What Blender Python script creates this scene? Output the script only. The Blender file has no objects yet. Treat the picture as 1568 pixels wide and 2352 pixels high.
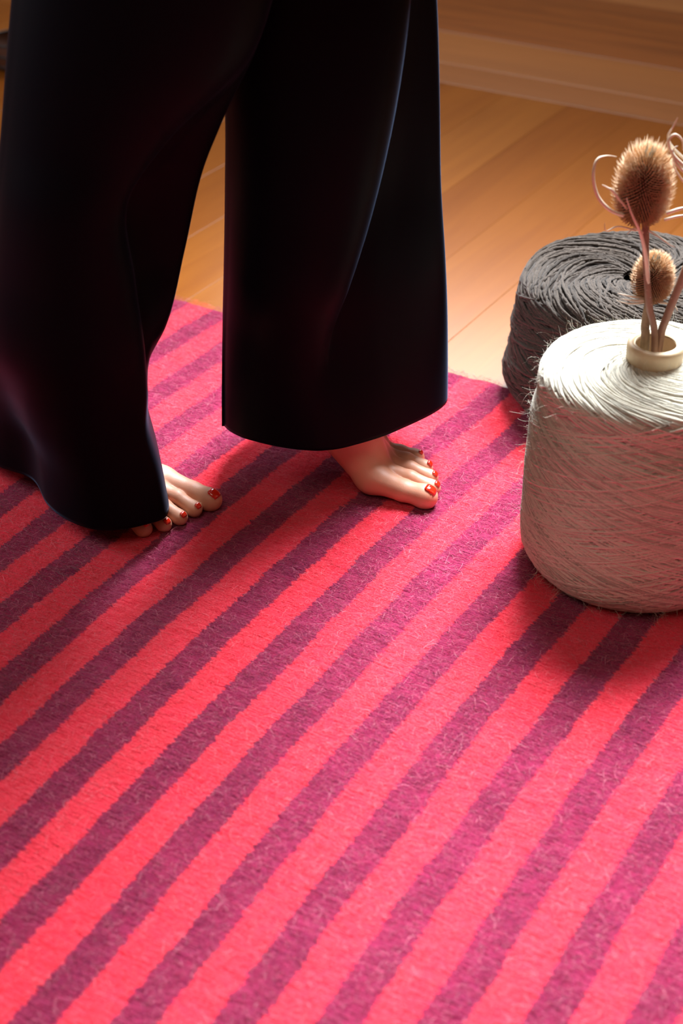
import bpy, bmesh, math, random
import numpy as np
from mathutils import Vector, Matrix
random.seed(7); rng = np.random.default_rng(7)
R = math.radians
C = bpy.context.scene.collection

# ------------------------------------------------------------------ camera
F_PX = 3700.0; PITCH = 0.571834; CAM_Z = 1.008        # focal length in px of a 1568 x 2352 frame
cam_d = bpy.data.cameras.new('camera'); cam = bpy.data.objects.new('camera', cam_d); C.objects.link(cam)
cam.location = (0, 0, CAM_Z); cam.rotation_euler = (math.pi/2 - PITCH, 0, 0)
cam_d.sensor_fit = 'VERTICAL'; cam_d.sensor_height = 36.0; cam_d.sensor_width = 24.0
cam_d.lens = F_PX/2352*36.0; cam_d.clip_start = .05
cam_d.dof.use_dof = True; cam_d.dof.focus_distance = 1.80; cam_d.dof.aperture_fstop = 4.5
bpy.context.scene.camera = cam
vs = bpy.context.scene.view_settings
vs.view_transform = 'Standard'; vs.look = 'None'; vs.gamma = 1; vs.use_curve_mapping = False
vs.exposure = 0.0

# ------------------------------------------------------------------ world and daylight
w = bpy.data.worlds.new('world'); bpy.context.scene.world = w; w.use_nodes = True
w.node_tree.nodes['Background'].inputs[0].default_value = (.55, .72, 1, 1)
w.node_tree.nodes['Background'].inputs[1].default_value = 1.0

def area(name, loc, target, sx, sy, power, col, spread=math.pi):
    d = bpy.data.lights.new(name, 'AREA'); d.shape = 'RECTANGLE'; d.size = sx; d.size_y = sy
    d.energy = power; d.color = col; d.spread = spread
    o = bpy.data.objects.new(name, d); C.objects.link(o); o.location = loc
    o.rotation_euler = (Vector(target) - Vector(loc)).to_track_quat('-Z', 'Y').to_euler()
    return o
# room axes: NV runs along the back wall, TV towards it
YAW = -0.530449
NV = np.array([math.cos(YAW), math.sin(YAW)]); TV = np.array([-NV[1], NV[0]])
def nt(n, t, z=0.): p = NV*n + TV*t; return (p[0], p[1], z)
area('daylight_skylight', (.74, 2.70, 2.22), (.12, 1.22, 0), 1.15, 1.0, 60, (.90, .95, 1), R(63))
area('daylight_left_window', (-2.0, 2.0, 1.45), (-.1, 1.4, 0), 1.0, 1.1, 24, (.90, .95, 1))
area('daylight_back_window', (.30, 3.98, 1.62), (.1, 1.9, 0), 1.3, 1.15, 34, (1, .99, .98))
area('warm_fill_light', (-.6, .3, 2.3), (0, 1.5, 0), 1.2, 1.2, 12, (1, .86, .70))  # added warm fill from the camera side, no lamp stands there

# ------------------------------------------------------------------ helpers
def link(name, me, mat=None, parent=None, smooth=True):
    o = bpy.data.objects.new(name, me); C.objects.link(o)
    if mat is not None: me.materials.append(mat)
    if parent is not None: o.parent = parent
    if smooth: me.polygons.foreach_set('use_smooth', [True]*len(me.polygons))
    return o
def mesh_np(name, V, Fq):
    """V (n,3), Fq (m,k) with constant k"""
    me = bpy.data.meshes.new(name); V = np.asarray(V, np.float32); Fq = np.asarray(Fq, np.int32)
    m, k = Fq.shape
    me.vertices.add(len(V)); me.vertices.foreach_set('co', V.ravel())
    me.loops.add(m*k); me.loops.foreach_set('vertex_index', Fq.ravel())
    me.polygons.add(m); me.polygons.foreach_set('loop_start', np.arange(0, m*k, k, dtype=np.int32))
    me.update(calc_edges=True)
    return me
def tag(o, label=None, cat=None, group=None, kind=None):
    if label: o['label'] = label
    if cat: o['category'] = cat
    if group: o['group'] = group
    if kind: o['kind'] = kind
    return o
def empty(name, loc):
    o = bpy.data.objects.new(name, None); C.objects.link(o); o.location = loc; o.empty_display_size = .05
    return o
def box_v(x0, x1, y0, y1, z0, z1):
    return [(x0,y0,z0),(x1,y0,z0),(x1,y1,z0),(x0,y1,z0),(x0,y0,z1),(x1,y0,z1),(x1,y1,z1),(x0,y1,z1)]
BF = [(0,3,2,1),(4,5,6,7),(0,1,5,4),(1,2,6,5),(2,3,7,6),(3,0,4,7)]
def room_box(name, n0, n1, t0, t1, z0, z1, mat, parent=None, bevel=0., kind='structure', dz=0.):
    me = bpy.data.meshes.new(name)
    me.from_pydata([nt(a, b, c) for a, b, c in box_v(n0, n1, t0, t1, z0, z1)], [], BF)
    o = link(name, me, mat, parent, False)
    if bevel:
        b = o.modifiers.new('bevel', 'BEVEL'); b.width = bevel; b.segments = 2
    if kind and parent is None: o['kind'] = kind
    return o

class NT:
    """small node-tree helper"""
    def __init__(s, name):
        s.m = bpy.data.materials.new(name); s.m.use_nodes = True; s.t = s.m.node_tree
        s.b = s.t.nodes['Principled BSDF']; s.out = s.t.nodes['Material Output']
    def n(s, typ, **kw):
        x = s.t.nodes.new(typ)
        for k, v in kw.items(): setattr(x, k, v)
        return x
    def l(s, a, b): s.t.links.new(a, b)
    def set(s, **kw):
        for k, v in kw.items(): s.b.inputs[k.replace('_', ' ')].default_value = v
    def math(s, op, a, b=None, c=None, clamp=False):
        x = s.n('ShaderNodeMath', operation=op, use_clamp=clamp)
        for i, v in enumerate((a, b, c)):
            if v is None: continue
            if isinstance(v, (int, float)): x.inputs[i].default_value = v
            else: s.l(v, x.inputs[i])
        return x.outputs[0]
    def mix(s, f, a, b, blend='MIX'):
        x = s.n('ShaderNodeMix', data_type='RGBA', blend_type=blend)
        for i, v in ((0, f), (6, a), (7, b)):
            if isinstance(v, (int, float)): x.inputs[i].default_value = v
            elif isinstance(v, tuple): x.inputs[i].default_value = (*v, 1) if len(v) == 3 else v
            else: s.l(v, x.inputs[i])
        return x.outputs[2]
    def noise(s, vec, scale, detail=3, rough=.5, dist=0.):
        x = s.n('ShaderNodeTexNoise'); x.inputs['Scale'].default_value = scale
        x.inputs['Detail'].default_value = detail; x.inputs['Roughness'].default_value = rough
        x.inputs['Distortion'].default_value = dist
        if vec is not None: s.l(vec, x.inputs['Vector'])
        return x.outputs['Fac']
    def mapping(s, vec, scale=(1,1,1), rot=(0,0,0), loc=(0,0,0)):
        x = s.n('ShaderNodeMapping'); x.inputs['Scale'].default_value = scale
        x.inputs['Rotation'].default_value = rot; x.inputs['Location'].default_value = loc
        s.l(vec, x.inputs['Vector']); return x.outputs[0]
    def ramp(s, f, stops):
        x = s.n('ShaderNodeValToRGB'); s.l(f, x.inputs[0]); e = x.color_ramp.elements
        while len(e) < len(stops): e.new(.5)
        for q, (p, c) in zip(e, stops): q.position = p; q.color = (*c, 1)
        return x.outputs[0]
    def bump(s, h, strength, dist=.001):
        x = s.n('ShaderNodeBump'); x.inputs['Strength'].default_value = strength
        x.inputs['Distance'].default_value = dist; s.l(h, x.inputs['Height']); s.l(x.outputs[0], s.b.inputs['Normal'])
    def obj(s): return s.n('ShaderNodeTexCoord').outputs['Object']

# ------------------------------------------------------------------ materials
def wood_mat(name, base, dark, along, seed, rough=.42, gs=1.):
    base = (base[0]*.98, base[1]*.84, base[2]*.6); dark = (dark[0]*.95, dark[1]*.8, dark[2]*.6)
    m = NT(name); geo = m.n('ShaderNodeNewGeometry').outputs['Position']
    # grain runs along the plank: along = 't' or 'n'
    sc = (14*gs, .9*gs, 8) if along == 't' else (.9*gs, 14*gs, 8)
    v0 = m.mapping(geo, rot=(0, 0, -YAW))
    v = m.mapping(v0, scale=sc, loc=(seed*3.1, seed*1.7, 0))
    a = m.noise(v, 1.6, 5, .55, 1.2); b = m.noise(v, 6, 3, .6, .3)
    big = m.noise(m.mapping(geo, scale=(1.3, 1.3, 1), loc=(seed, 0, 0)), 2.2, 2)
    f = m.math('ADD', m.math('MULTIPLY', a, .75), m.math('MULTIPLY', b, .25))
    col = m.ramp(f, [(.30, dark), (.55, base), (.8, tuple(min(1, c*1.15) for c in base))])
    col = m.mix(m.math('MULTIPLY', big, .25), col, tuple(c*.75 for c in base))
    m.l(col, m.b.inputs['Base Color'])
    m.set(Roughness=rough); m.b.inputs['Specular IOR Level'].default_value = .5
    m.bump(b, .08, .0006)
    return m.m

def stripe_nodes(m):
    """stripe mask of the rug: 1 in the coral stripes, 0 in the plum ones"""
    geo = m.n('ShaderNodeNewGeometry').outputs['Position']
    v0 = m.mapping(geo, rot=(0, 0, -YAW)); sp = m.n('ShaderNodeSeparateXYZ'); m.l(v0, sp.inputs[0])
    u, t = sp.outputs[0], sp.outputs[1]
    idx = m.math('MULTIPLY', m.math('SUBTRACT', -0.2979, u), 1/0.07031)
    k = m.math('MULTIPLY', idx, .1)
    tt = m.math('MINIMUM', m.math('MAXIMUM', t, .5), 1.75)
    kk = m.math('MINIMUM', m.math('MAXIMUM', k, -.1), 1.45)
    poly = m.math('ADD', m.math('MULTIPLY', kk, .6155), .6054)
    poly = m.math('ADD', poly, m.math('MULTIPLY', tt, -1.4891))
    poly = m.math('ADD', poly, m.math('MULTIPLY', m.math('MULTIPLY', tt, tt), .8554))
    poly = m.math('ADD', poly, m.math('MULTIPLY', m.math('MULTIPLY', tt, kk), -.6373))
    idx = m.math('ADD', idx, poly)
    # ragged knitted edge
    nz = m.noise(m.mapping(v0, scale=(60, 260, 1)), 1, 2, .6)
    nz2 = m.noise(v0, 9, 2)
    idx = m.math('ADD', idx, m.math('MULTIPLY', m.math('SUBTRACT', nz, .5), .20))
    idx = m.math('ADD', idx, m.math('MULTIPLY', m.math('SUBTRACT', nz2, .5), .14))
    fr = m.math('FRACT', m.math('ADD', idx, 60.0))       # dark stripe occupies idx in (k-.47, k)
    s = m.math('SMOOTH_MIN', m.math('SUBTRACT', .525, fr), m.math('ADD', fr, 0.0), .001)
    msk = m.math('MULTIPLY_ADD', s, 30.0, .5, clamp=True)
    return geo, v0, msk

CORAL = (.80, .024, .062); PLUM = (.29, .014, .070)
def rug_mat():
    m = NT('rug_wool'); geo, v0, msk = stripe_nodes(m)
    blot = m.noise(v0, 26, 4, .6); fine = m.noise(v0, 420, 3, .7)
    rib = m.noise(m.mapping(v0, scale=(55, 330, 60)), 1, 3, .6)
    c1 = m.mix(m.math('MULTIPLY_ADD', blot, 1.6, -.45, clamp=True), CORAL, (.74, .036, .058))
    c2 = m.mix(m.math('MULTIPLY_ADD', blot, 2.6, -.9, clamp=True), PLUM, (.15, .008, .045))
    pit_shade = m.noise(m.mapping(v0, scale=(150, 260, 150)), 1, 3, .65)
    c2 = m.mix(m.math('MULTIPLY_ADD', pit_shade, 5, -2.8, clamp=True), c2, (.06, .003, .012))  # shade in the holes of the pile, painted as dark specks
    c2 = m.mix(m.math('MULTIPLY_ADD', fine, 3, -1.4, clamp=True), c2, (.36, .018, .060))
    c1 = m.mix(m.math('MULTIPLY_ADD', fine, 3, -1.5, clamp=True), c1, (.95, .10, .13))
    col = m.mix(msk, c2, c1)
    m.l(col, m.b.inputs['Base Color']); m.set(Roughness=.95)
    m.b.inputs['Specular IOR Level'].default_value = .15
    m.b.inputs['Sheen Weight'].default_value = .16; m.b.inputs['Sheen Roughness'].default_value = .4
    m.b.inputs['Sheen Tint'].default_value = (1, .78, .80, 1)
    h = m.math('ADD', m.math('MULTIPLY', rib, .9), m.math('ADD', m.math('MULTIPLY', fine, .4), m.math('MULTIPLY', blot, .8)))
    m.bump(h, 1.0, .005)
    return m.m
def fibre_mat():
    m = NT('rug_fibre'); geo, v0, msk = stripe_nodes(m)
    a = m.n('ShaderNodeAttribute', attribute_name='tone').outputs['Fac']
    col = m.mix(msk, (.38, .022, .090), (.92, .05, .095))
    col = m.mix(m.math('MULTIPLY_ADD', a, 3.0, -2.15, clamp=True), col, (.75, .30, .36))
    m.l(col, m.b.inputs['Base Color']); m.set(Roughness=.6)
    m.b.inputs['Specular IOR Level'].default_value = .3
    m.b.inputs['Sheen Weight'].default_value = .2
    return m.m
def yarn_mat(name, c0, c1, rough=.85, sheen=.3, scale=900, fuzz=(1, 1, 1)):
    m = NT(name); o = m.obj(); a = m.n('ShaderNodeAttribute', attribute_name='tone').outputs['Fac']
    f = m.noise(o, scale, 3, .7); g = m.noise(o, 60, 3, .6)
    col = m.mix(m.math('MULTIPLY_ADD', f, 2.2, -.6, clamp=True), c0, c1)
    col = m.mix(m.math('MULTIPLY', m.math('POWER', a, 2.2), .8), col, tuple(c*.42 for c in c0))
    col = m.mix(m.math('MULTIPLY', g, .3), col, c0)
    m.l(col, m.b.inputs['Base Color']); m.set(Roughness=rough)
    m.b.inputs['Specular IOR Level'].default_value = .2
    m.b.inputs['Sheen Weight'].default_value = sheen; m.b.inputs['Sheen Tint'].default_value = (*fuzz, 1)
    m.bump(f, .8, .0008)
    return m.m
def plain(name, col, rough=.5, var=.15, scale=40, spec=.5, bump=.2, **kw):
    m = NT(name); o = m.obj(); f = m.noise(o, scale, 4, .6)
    m.l(m.mix(f, col, tuple(c*(1-var*2) for c in col)), m.b.inputs['Base Color'])
    m.set(Roughness=rough); m.b.inputs['Specular IOR Level'].default_value = spec
    for k, v in kw.items(): m.b.inputs[k.replace('_', ' ')].default_value = v
    if bump: m.bump(f, bump, .001)
    return m.m
def skin_mat():
    m = NT('skin'); o = m.obj()
    a = m.noise(o, 28, 3, .5); b = m.noise(o, 700, 3, .6); c = m.noise(m.mapping(o, scale=(1, .35, .35)), 260, 3, .6)
    col = m.mix(m.math('MULTIPLY_ADD', a, 2, -.6, clamp=True), (.58, .29, .185), (.54, .22, .14))
    m.l(col, m.b.inputs['Base Color']); m.set(Roughness=.48)
    m.b.inputs['Subsurface Weight'].default_value = .12
    m.b.inputs['Subsurface Radius'].default_value = (.008, .003, .0015)
    m.b.inputs['Subsurface Scale'].default_value = 1.0
    m.b.inputs['Specular IOR Level'].default_value = .45
    m.bump(m.math('ADD', b, c), .22, .0005)
    return m.m
def cloth_mat():
    m = NT('trouser_cloth'); o = m.obj(); f = m.noise(m.mapping(o, scale=(1, 1, .5)), 900, 2)
    m.b.inputs['Base Color'].default_value = (.0022, .0024, .0045, 1); m.set(Roughness=.5)
    m.b.inputs['Specular IOR Level'].default_value = .04
    m.b.inputs['Sheen Weight'].default_value = .125; m.b.inputs['Sheen Roughness'].default_value = .28
    m.b.inputs['Sheen Tint'].default_value = (.40, .58, .95, 1)
    m.bump(f, .1, .0004)
    return m.m

M_rug = rug_mat(); M_fib = fibre_mat(); M_skin = skin_mat(); M_cloth = cloth_mat()
M_cream = yarn_mat('cream_yarn', (.48, .445, .345), (.71, .67, .56), .8, .35)
M_cream_shade = yarn_mat('cream_yarn_gap_shade', (.22, .19, .13), (.32, .28, .20), .9, .0)  # same yarn darkened: shade in the gaps between strands is in the colour
M_dark = yarn_mat('brown_yarn', (.026, .018, .013), (.110, .085, .067), .9, .12, 520)
M_dark_shade = yarn_mat('brown_yarn_gap_shade', (.018, .012, .009), (.03, .022, .018), .95, .0)  # darker copy of the brown yarn, painted shade between the cords
M_polish = plain('nail_polish', (.62, .020, .006), .12, .05, 20, .6, 0, Coat_Weight=.6, Coat_Roughness=.05)
M_tube = plain('card_tube', (.62, .46, .28), .55, .12, 120)
M_stem = plain('dried_stem', (.36, .21, .145), .65, .25, 160)
M_stem2 = plain('pale_dried_stem', (.50, .38, .24), .65, .25, 160)
M_core = plain('teasel_core', (.040, .014, .005), .8, .3, 220)
M_brist = plain('teasel_bristle', (.78, .55, .33), .5, .15, 120)
_b = M_brist.node_tree; _t = _b.nodes.new('ShaderNodeBsdfTranslucent'); _t.inputs[0].default_value = (.8, .5, .25, 1)
_m = _b.nodes.new('ShaderNodeMixShader'); _m.inputs[0].default_value = .35
_b.links.new(_b.nodes['Principled BSDF'].outputs[0], _m.inputs[1]); _b.links.new(_t.outputs[0], _m.inputs[2]); _b.links.new(_m.outputs[0], _b.nodes['Material Output'].inputs[0])
M_bract = plain('teasel_bract', (.82, .72, .56), .5, .2, 90)
M_tipd = plain('teasel_crown_tip', (.28, .33, .31), .4, .1, 90)
M_wall = plain('wall_plaster', (.30, .17, .09), .9, .05, 8)
M_ceil = plain('ceiling_plaster', (.40, .28, .18), .9, .03, 8)
M_trim = plain('painted_wood', (.55, .38, .22), .5, .1, 20)
M_basket = plain('dark_brown_wood', (.10, .030, .010), .6, .3, 60)
M_black = plain('blackened_rim', (.008, .006, .006), .5, .2, 60)

# ------------------------------------------------------------------ room: floor planks, walls, ceiling
floor = room_box('floor', -3.0, 1.6, -1.4, 4.1, -.06, -.004, plain('subfloor', (.16, .07, .02), .9))
floor['kind'] = 'structure'
# planks that run towards the back wall
wm = [wood_mat('oak_%s' % c, b, d, 't', i, .21) for i, (c, b, d) in enumerate([
    ('amber', (.245, .086, .013), (.215, .072, .010)), ('honey', (.255, .092, .015), (.225, .077, .012)),
    ('tan', (.232, .079, .012), (.200, .065, .009)), ('light', (.270, .102, .019), (.235, .085, .015))])]
edges = [-1.015 - .1295*k for k in range(0, 16)][::-1] + [-1.015 + .1295*k for k in range(1, 20)]
seq = [1, 0, 2, 0, 3, 1, 2, 0, 1, 3, 0, 2, 1, 3, 2, 0, 1, 3, 0, 1, 2, 3, 0, 1, 2, 0, 1]
seq = (seq*3)[:len(edges)]
for i in range(len(edges)-1):
    n0, n1 = edges[i], edges[i+1]
    cuts = [-1.38, random.uniform(-.4, .3), 2.805]
    if -1.2 < n0 < -1.1: seq[i] = 2
    if -1.3 < n0 < -1.2: seq[i] = 3
    for a, b in zip(cuts[:-1], cuts[1:]):
        room_box('floor_plank', n0+.0002, n1-.0002, a+.0002, b-.0002, -.02, random.uniform(-.0003, 0), wm[seq[i]], floor, .0005)
# border planks along the back wall
bm_ = [wood_mat('oak_border_%s' % c, b, d, 'n', 5+i, .34, g) for i, (c, b, d, g) in enumerate([
    ('narrow', (.26, .098, .020), (.22, .080, .014), 1), ('wide', (.28, .115, .034), (.25, .100, .028), .8),
    ('knotty', (.21, .070, .014), (.10, .030, .007), .9), ('far', (.30, .13, .045), (.25, .10, .03), 1)])]
tb = [2.805, 2.920, 3.116, 3.515, 3.73]
for i in range(4):
    for a, b in ((-2.99, -2.30), (-2.30, .35), (.35, 1.58)):
        room_box('border_plank', a+.0006, b-.0006, tb[i]+.0004, tb[i+1]-.0004, -.02, -.0004*(i % 2), bm_[i], floor, .0008)
# back wall with a window opening
wn0, wn1, wz0, wz1 = -2.45, -.75, 1.0, 2.25
def wall(nm, rects, axis_t, t0, t1):
    V = []; Fc = []
    for (a, b, z0, z1) in rects:
        z0 = z0 if z0 > 0 else -.05
        k = len(V)
        V += [nt(p, q, r) if axis_t else nt(q, p, r) for p, q, r in box_v(a, b, t0, t1, z0, z1)]
        Fc += [tuple(k+i for i in f) for f in BF]
    me = bpy.data.meshes.new(nm); me.from_pydata(V, [], Fc)
    o = link(nm, me, M_wall, None, False); o['kind'] = 'structure'; return o
wall('wall_back', [(-3.0, wn0, 0, 2.6), (wn1, 1.6, 0, 2.6), (wn0, wn1, 0, wz0), (wn0, wn1, wz1, 2.6)], True, 3.76, 3.90)
wall('wall_left', [(-1.4, .15, 0, 2.6), (1.30, 3.76, 0, 2.6), (.15, 1.30, 0, .88), (.15, 1.30, 2.05, 2.6)], False, -3.14, -3.0)
wall('wall_right', [(-1.4, 3.9, 0, 2.6)], False, 1.6, 1.74)
wall('wall_front', [(-3.0, 1.6, 0, 2.6)], True, -1.54, -1.4)
me = bpy.data.meshes.new('ceiling'); V = []; Fc = []
sn0, sn1, st0, st1 = -1.45, -.20, 1.95, 3.30        # skylight opening
for (a, b, c, d) in ((-3.14, sn0, -1.54, 3.9), (sn1, 1.74, -1.54, 3.9), (sn0, sn1, -1.54, st0), (sn0, sn1, st1, 3.9)):
    k = len(V); V += [nt(*p) for p in box_v(a, b, c, d, 2.6, 2.75)]; Fc += [tuple(k+i for i in f) for f in BF]
me.from_pydata(V, [], Fc); o = link('ceiling', me, M_ceil, None, False); o['kind'] = 'structure'
room_box('baseboard_back', -3.0, 1.6, 3.74, 3.76, 0, .09, M_trim, None, .004)
wf = room_box('window_1', wn0, wn1, 3.72, 3.90, wz0-.03, wz0, M_trim, None, .004)
for nm, a in (('window_frame', (wn0, wn0+.05, 3.82, 3.87, wz0, wz1)), ('window_frame', (wn1-.05, wn1, 3.82, 3.87, wz0, wz1)),
              ('window_frame', (wn0, wn1, 3.82, 3.87, wz1-.05, wz1)), ('window_frame', (wn0, wn1, 3.82, 3.87, wz0, wz0+.05))):
    room_box(nm, *a, M_trim, wf, .003)

wf = room_box('window_2', -3.02, -2.97, .10, 1.35, .85, .88, M_trim, None, .004)
for a in ((-3.09, -3.04, .15, .20, .88, 2.05), (-3.09, -3.04, 1.25, 1.30, .88, 2.05), (-3.09, -3.04, .15, 1.30, 2.0, 2.05), (-3.09, -3.04, .15, 1.30, .88, .93)):
    room_box('window_frame', *a, M_trim, wf, .003)

# ------------------------------------------------------------------ projections used to place things where they stand
def Gp(px, py, z=.008):
    a = PITCH + math.atan((py-1176)/F_PX); Y = (CAM_Z - z)/math.tan(a)
    return ((px-784)/F_PX*(Y*math.cos(PITCH) + (CAM_Z-z)*math.sin(PITCH)), Y)
def zrow(row, Y): return CAM_Z - Y*math.tan(PITCH + math.atan((row-1176)/F_PX))
def rowz(z, Y): return 1176 + F_PX*math.tan(math.atan2(CAM_Z - z, Y) - PITCH)
def Xp(px, Y, z): return (px-784)/F_PX*(Y*math.cos(PITCH) + (CAM_Z-z)*math.sin(PITCH))

# ------------------------------------------------------------------ rug
RT = .008                                             # top of the rug
N0, N1, T0, T1 = -1.95, .30, -.15, 1.716
def val_noise(x, y, s, seed):
    r = np.random.default_rng(seed); g = r.random((256, 256))
    u, v = x/s, y/s; i = np.floor(u).astype(int); j = np.floor(v).astype(int); a = u-i; b = v-j
    a = a*a*(3-2*a); b = b*b*(3-2*b)
    G = lambda i, j: g[i % 256, j % 256]
    return (G(i,j)*(1-a)+G(i+1,j)*a)*(1-b) + (G(i,j+1)*(1-a)+G(i+1,j+1)*a)*b
st = .0042
ns = np.arange(N0, N1, st); ts = np.arange(T0, T1+st*.5, st)
NN, TT = np.meshgrid(ns, ts, indexing='ij')
ed = np.minimum(np.minimum(NN-N0, ns[-1]-NN), np.minimum(TT-T0, ts[-1]-TT))
rnd = np.clip(ed/.012, 0, 1); rnd = np.sqrt(1-(1-rnd)**2)
hz = RT*(.25+.75*rnd) + (.0022*(val_noise(NN, TT*2.2, .011, 1)-.5) + .0016*(val_noise(NN, TT, .005, 2)-.5)
      + .0012*(val_noise(NN, TT, .06, 3)-.5))*rnd
TTw = TT + (TT > T1-.02)*.004*(val_noise(NN, TT*0, .03, 5)-.5)
V = np.stack([NV[0]*NN+TV[0]*TTw, NV[1]*NN+TV[1]*TTw, hz], -1).reshape(-1, 3)
nA, nB = NN.shape; I = np.arange(nA*nB).reshape(nA, nB)
Fq = np.stack([I[:-1,:-1], I[1:,:-1], I[1:,1:], I[:-1,1:]], -1).reshape(-1, 4)
# skirt to the floor
bd = np.concatenate([I[:,0], I[-1,1:], I[-2::-1,-1], I[0,-2:0:-1]]); k0 = len(V)
Vs = V[bd].copy(); Vs[:,2] = .0005; V = np.vstack([V, Vs]); nb = len(bd)
sk = np.stack([bd, k0+np.arange(nb), k0+(np.arange(nb)+1) % nb, np.roll(bd, -1)], -1)
rug = link('rug', mesh_np('rug', V, np.vstack([Fq, sk])), M_rug)
tag(rug, 'fuzzy wool rug with diagonal coral red and plum purple stripes, under the bare feet', 'rug')

def ribbons(P, W, seg_tone, name, mat, parent):
    """P (N,S,3) polylines, W (N,S) widths -> flat crossed-free ribbons"""
    N, S, _ = P.shape
    T = np.gradient(P, axis=1); side = np.cross(T, rng.normal(size=(N,1,3))); side /= np.linalg.norm(side, axis=2, keepdims=True)+1e-12
    A = P + side*W[...,None]*.5; B = P - side*W[...,None]*.5
    V = np.stack([A, B], 2).reshape(-1, 3); base = (np.arange(N)*S*2)[:,None] + (np.arange(S-1)*2)[None]
    Fq = np.stack([base, base+1, base+3, base+2], -1).reshape(-1, 4)
    me = mesh_np(name, V, Fq)
    at = me.attributes.new('tone', 'FLOAT', 'POINT'); at.data.foreach_set('value', np.repeat(seg_tone, S*2).astype(np.float32))
    return link(name, me, mat, parent)
# pile: only where the frame can see it
def in_view(x, y, m=60):
    dep = y*math.cos(PITCH) + CAM_Z*math.sin(PITCH); px = 784 + F_PX*x/dep
    py = 1176 + F_PX*np.tan(np.arctan2(CAM_Z, y) - PITCH)
    return (px > -m-150) & (px < 1568+m+150) & (py > 500) & (py < 2352+m+60)
NF = 1150000
n_ = rng.uniform(N0, N1, NF); t_ = rng.uniform(T0, T1, NF)
x = NV[0]*n_+TV[0]*t_; y = NV[1]*n_+TV[1]*t_
k = in_view(x, y); x, y, n_, t_ = x[k], y[k], n_[k], t_[k]; NF = len(x)
tone = rng.random(NF)
L = rng.uniform(.0035, .010, NF) * np.where(tone > .97, 2.0, 1)
az = rng.uniform(0, 2*np.pi, NF); curl = rng.normal(0, 1.6, NF)
S = 4; s = np.linspace(0, 1, S)[None]
ang = az[:,None] + curl[:,None]*s; stepx = np.cos(ang)*L[:,None]/(S-1); stepy = np.sin(ang)*L[:,None]/(S-1)
PX = x[:,None] + np.cumsum(stepx, 1)-stepx[:, :1]; PY = y[:,None] + np.cumsum(stepy, 1)-stepy[:, :1]
hh = rng.uniform(.0006, .0028, NF)*np.where(tone > .97, 1.8, 1)
PZ = RT + .0003 + hh[:,None]*np.sin(np.pi*(.08+.8*s))
W = np.repeat(rng.uniform(.00011, .00022, NF)[:,None], S, 1)*np.array([1, 1, .8, .4])[None]
fib = ribbons(np.stack([PX, PY, PZ], -1), W, tone, 'wool_pile', M_fib, rug); fib['kind'] = 'stuff'
print('fibres', NF, 'verts', 0)

# ------------------------------------------------------------------ feet: signed distance field and surface nets
def cone_d(P, a, b, ra, rb, zs=1.):
    a = np.array(a, np.float32); b = np.array(b, np.float32); d = b-a
    w_ = [P[i]-a[i] for i in range(3)]
    h = np.clip((w_[0]*d[0]+w_[1]*d[1]+w_[2]*d[2])/max(float(d@d), 1e-9), 0, 1)
    q = [w_[i]-h*d[i] for i in range(3)]
    return np.sqrt(q[0]**2+q[1]**2+(q[2]*zs)**2) - (ra+(rb-ra)*h)
def smin(a, b, k):
    h = np.clip(.5+.5*(b-a)/k, 0, 1); return b+(a-b)*h - k*h*(1-h)
TOES = [  # joint, knuckle, tip centre with radii
    [(.163,.027,.0185,.0165), (.200,.0300,.0140,.0122), (.2240,.0290,.0118,.0125)],
    [(.168,.009,.0185,.0120), (.200,.0085,.0170,.0083), (.2235,.0070,.0098,.0084)],
    [(.162,-.009,.0175,.0115),(.192,-.0115,.0160,.0080),(.2140,-.0130,.0092,.0080)],
    [(.153,-.024,.0165,.0110),(.181,-.0290,.0150,.0078),(.2015,-.0310,.0088,.0078)],
    [(.143,-.036,.0150,.0115),(.168,-.0440,.0120,.0090),(.1850,-.0465,.0090,.0088)]]
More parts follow.
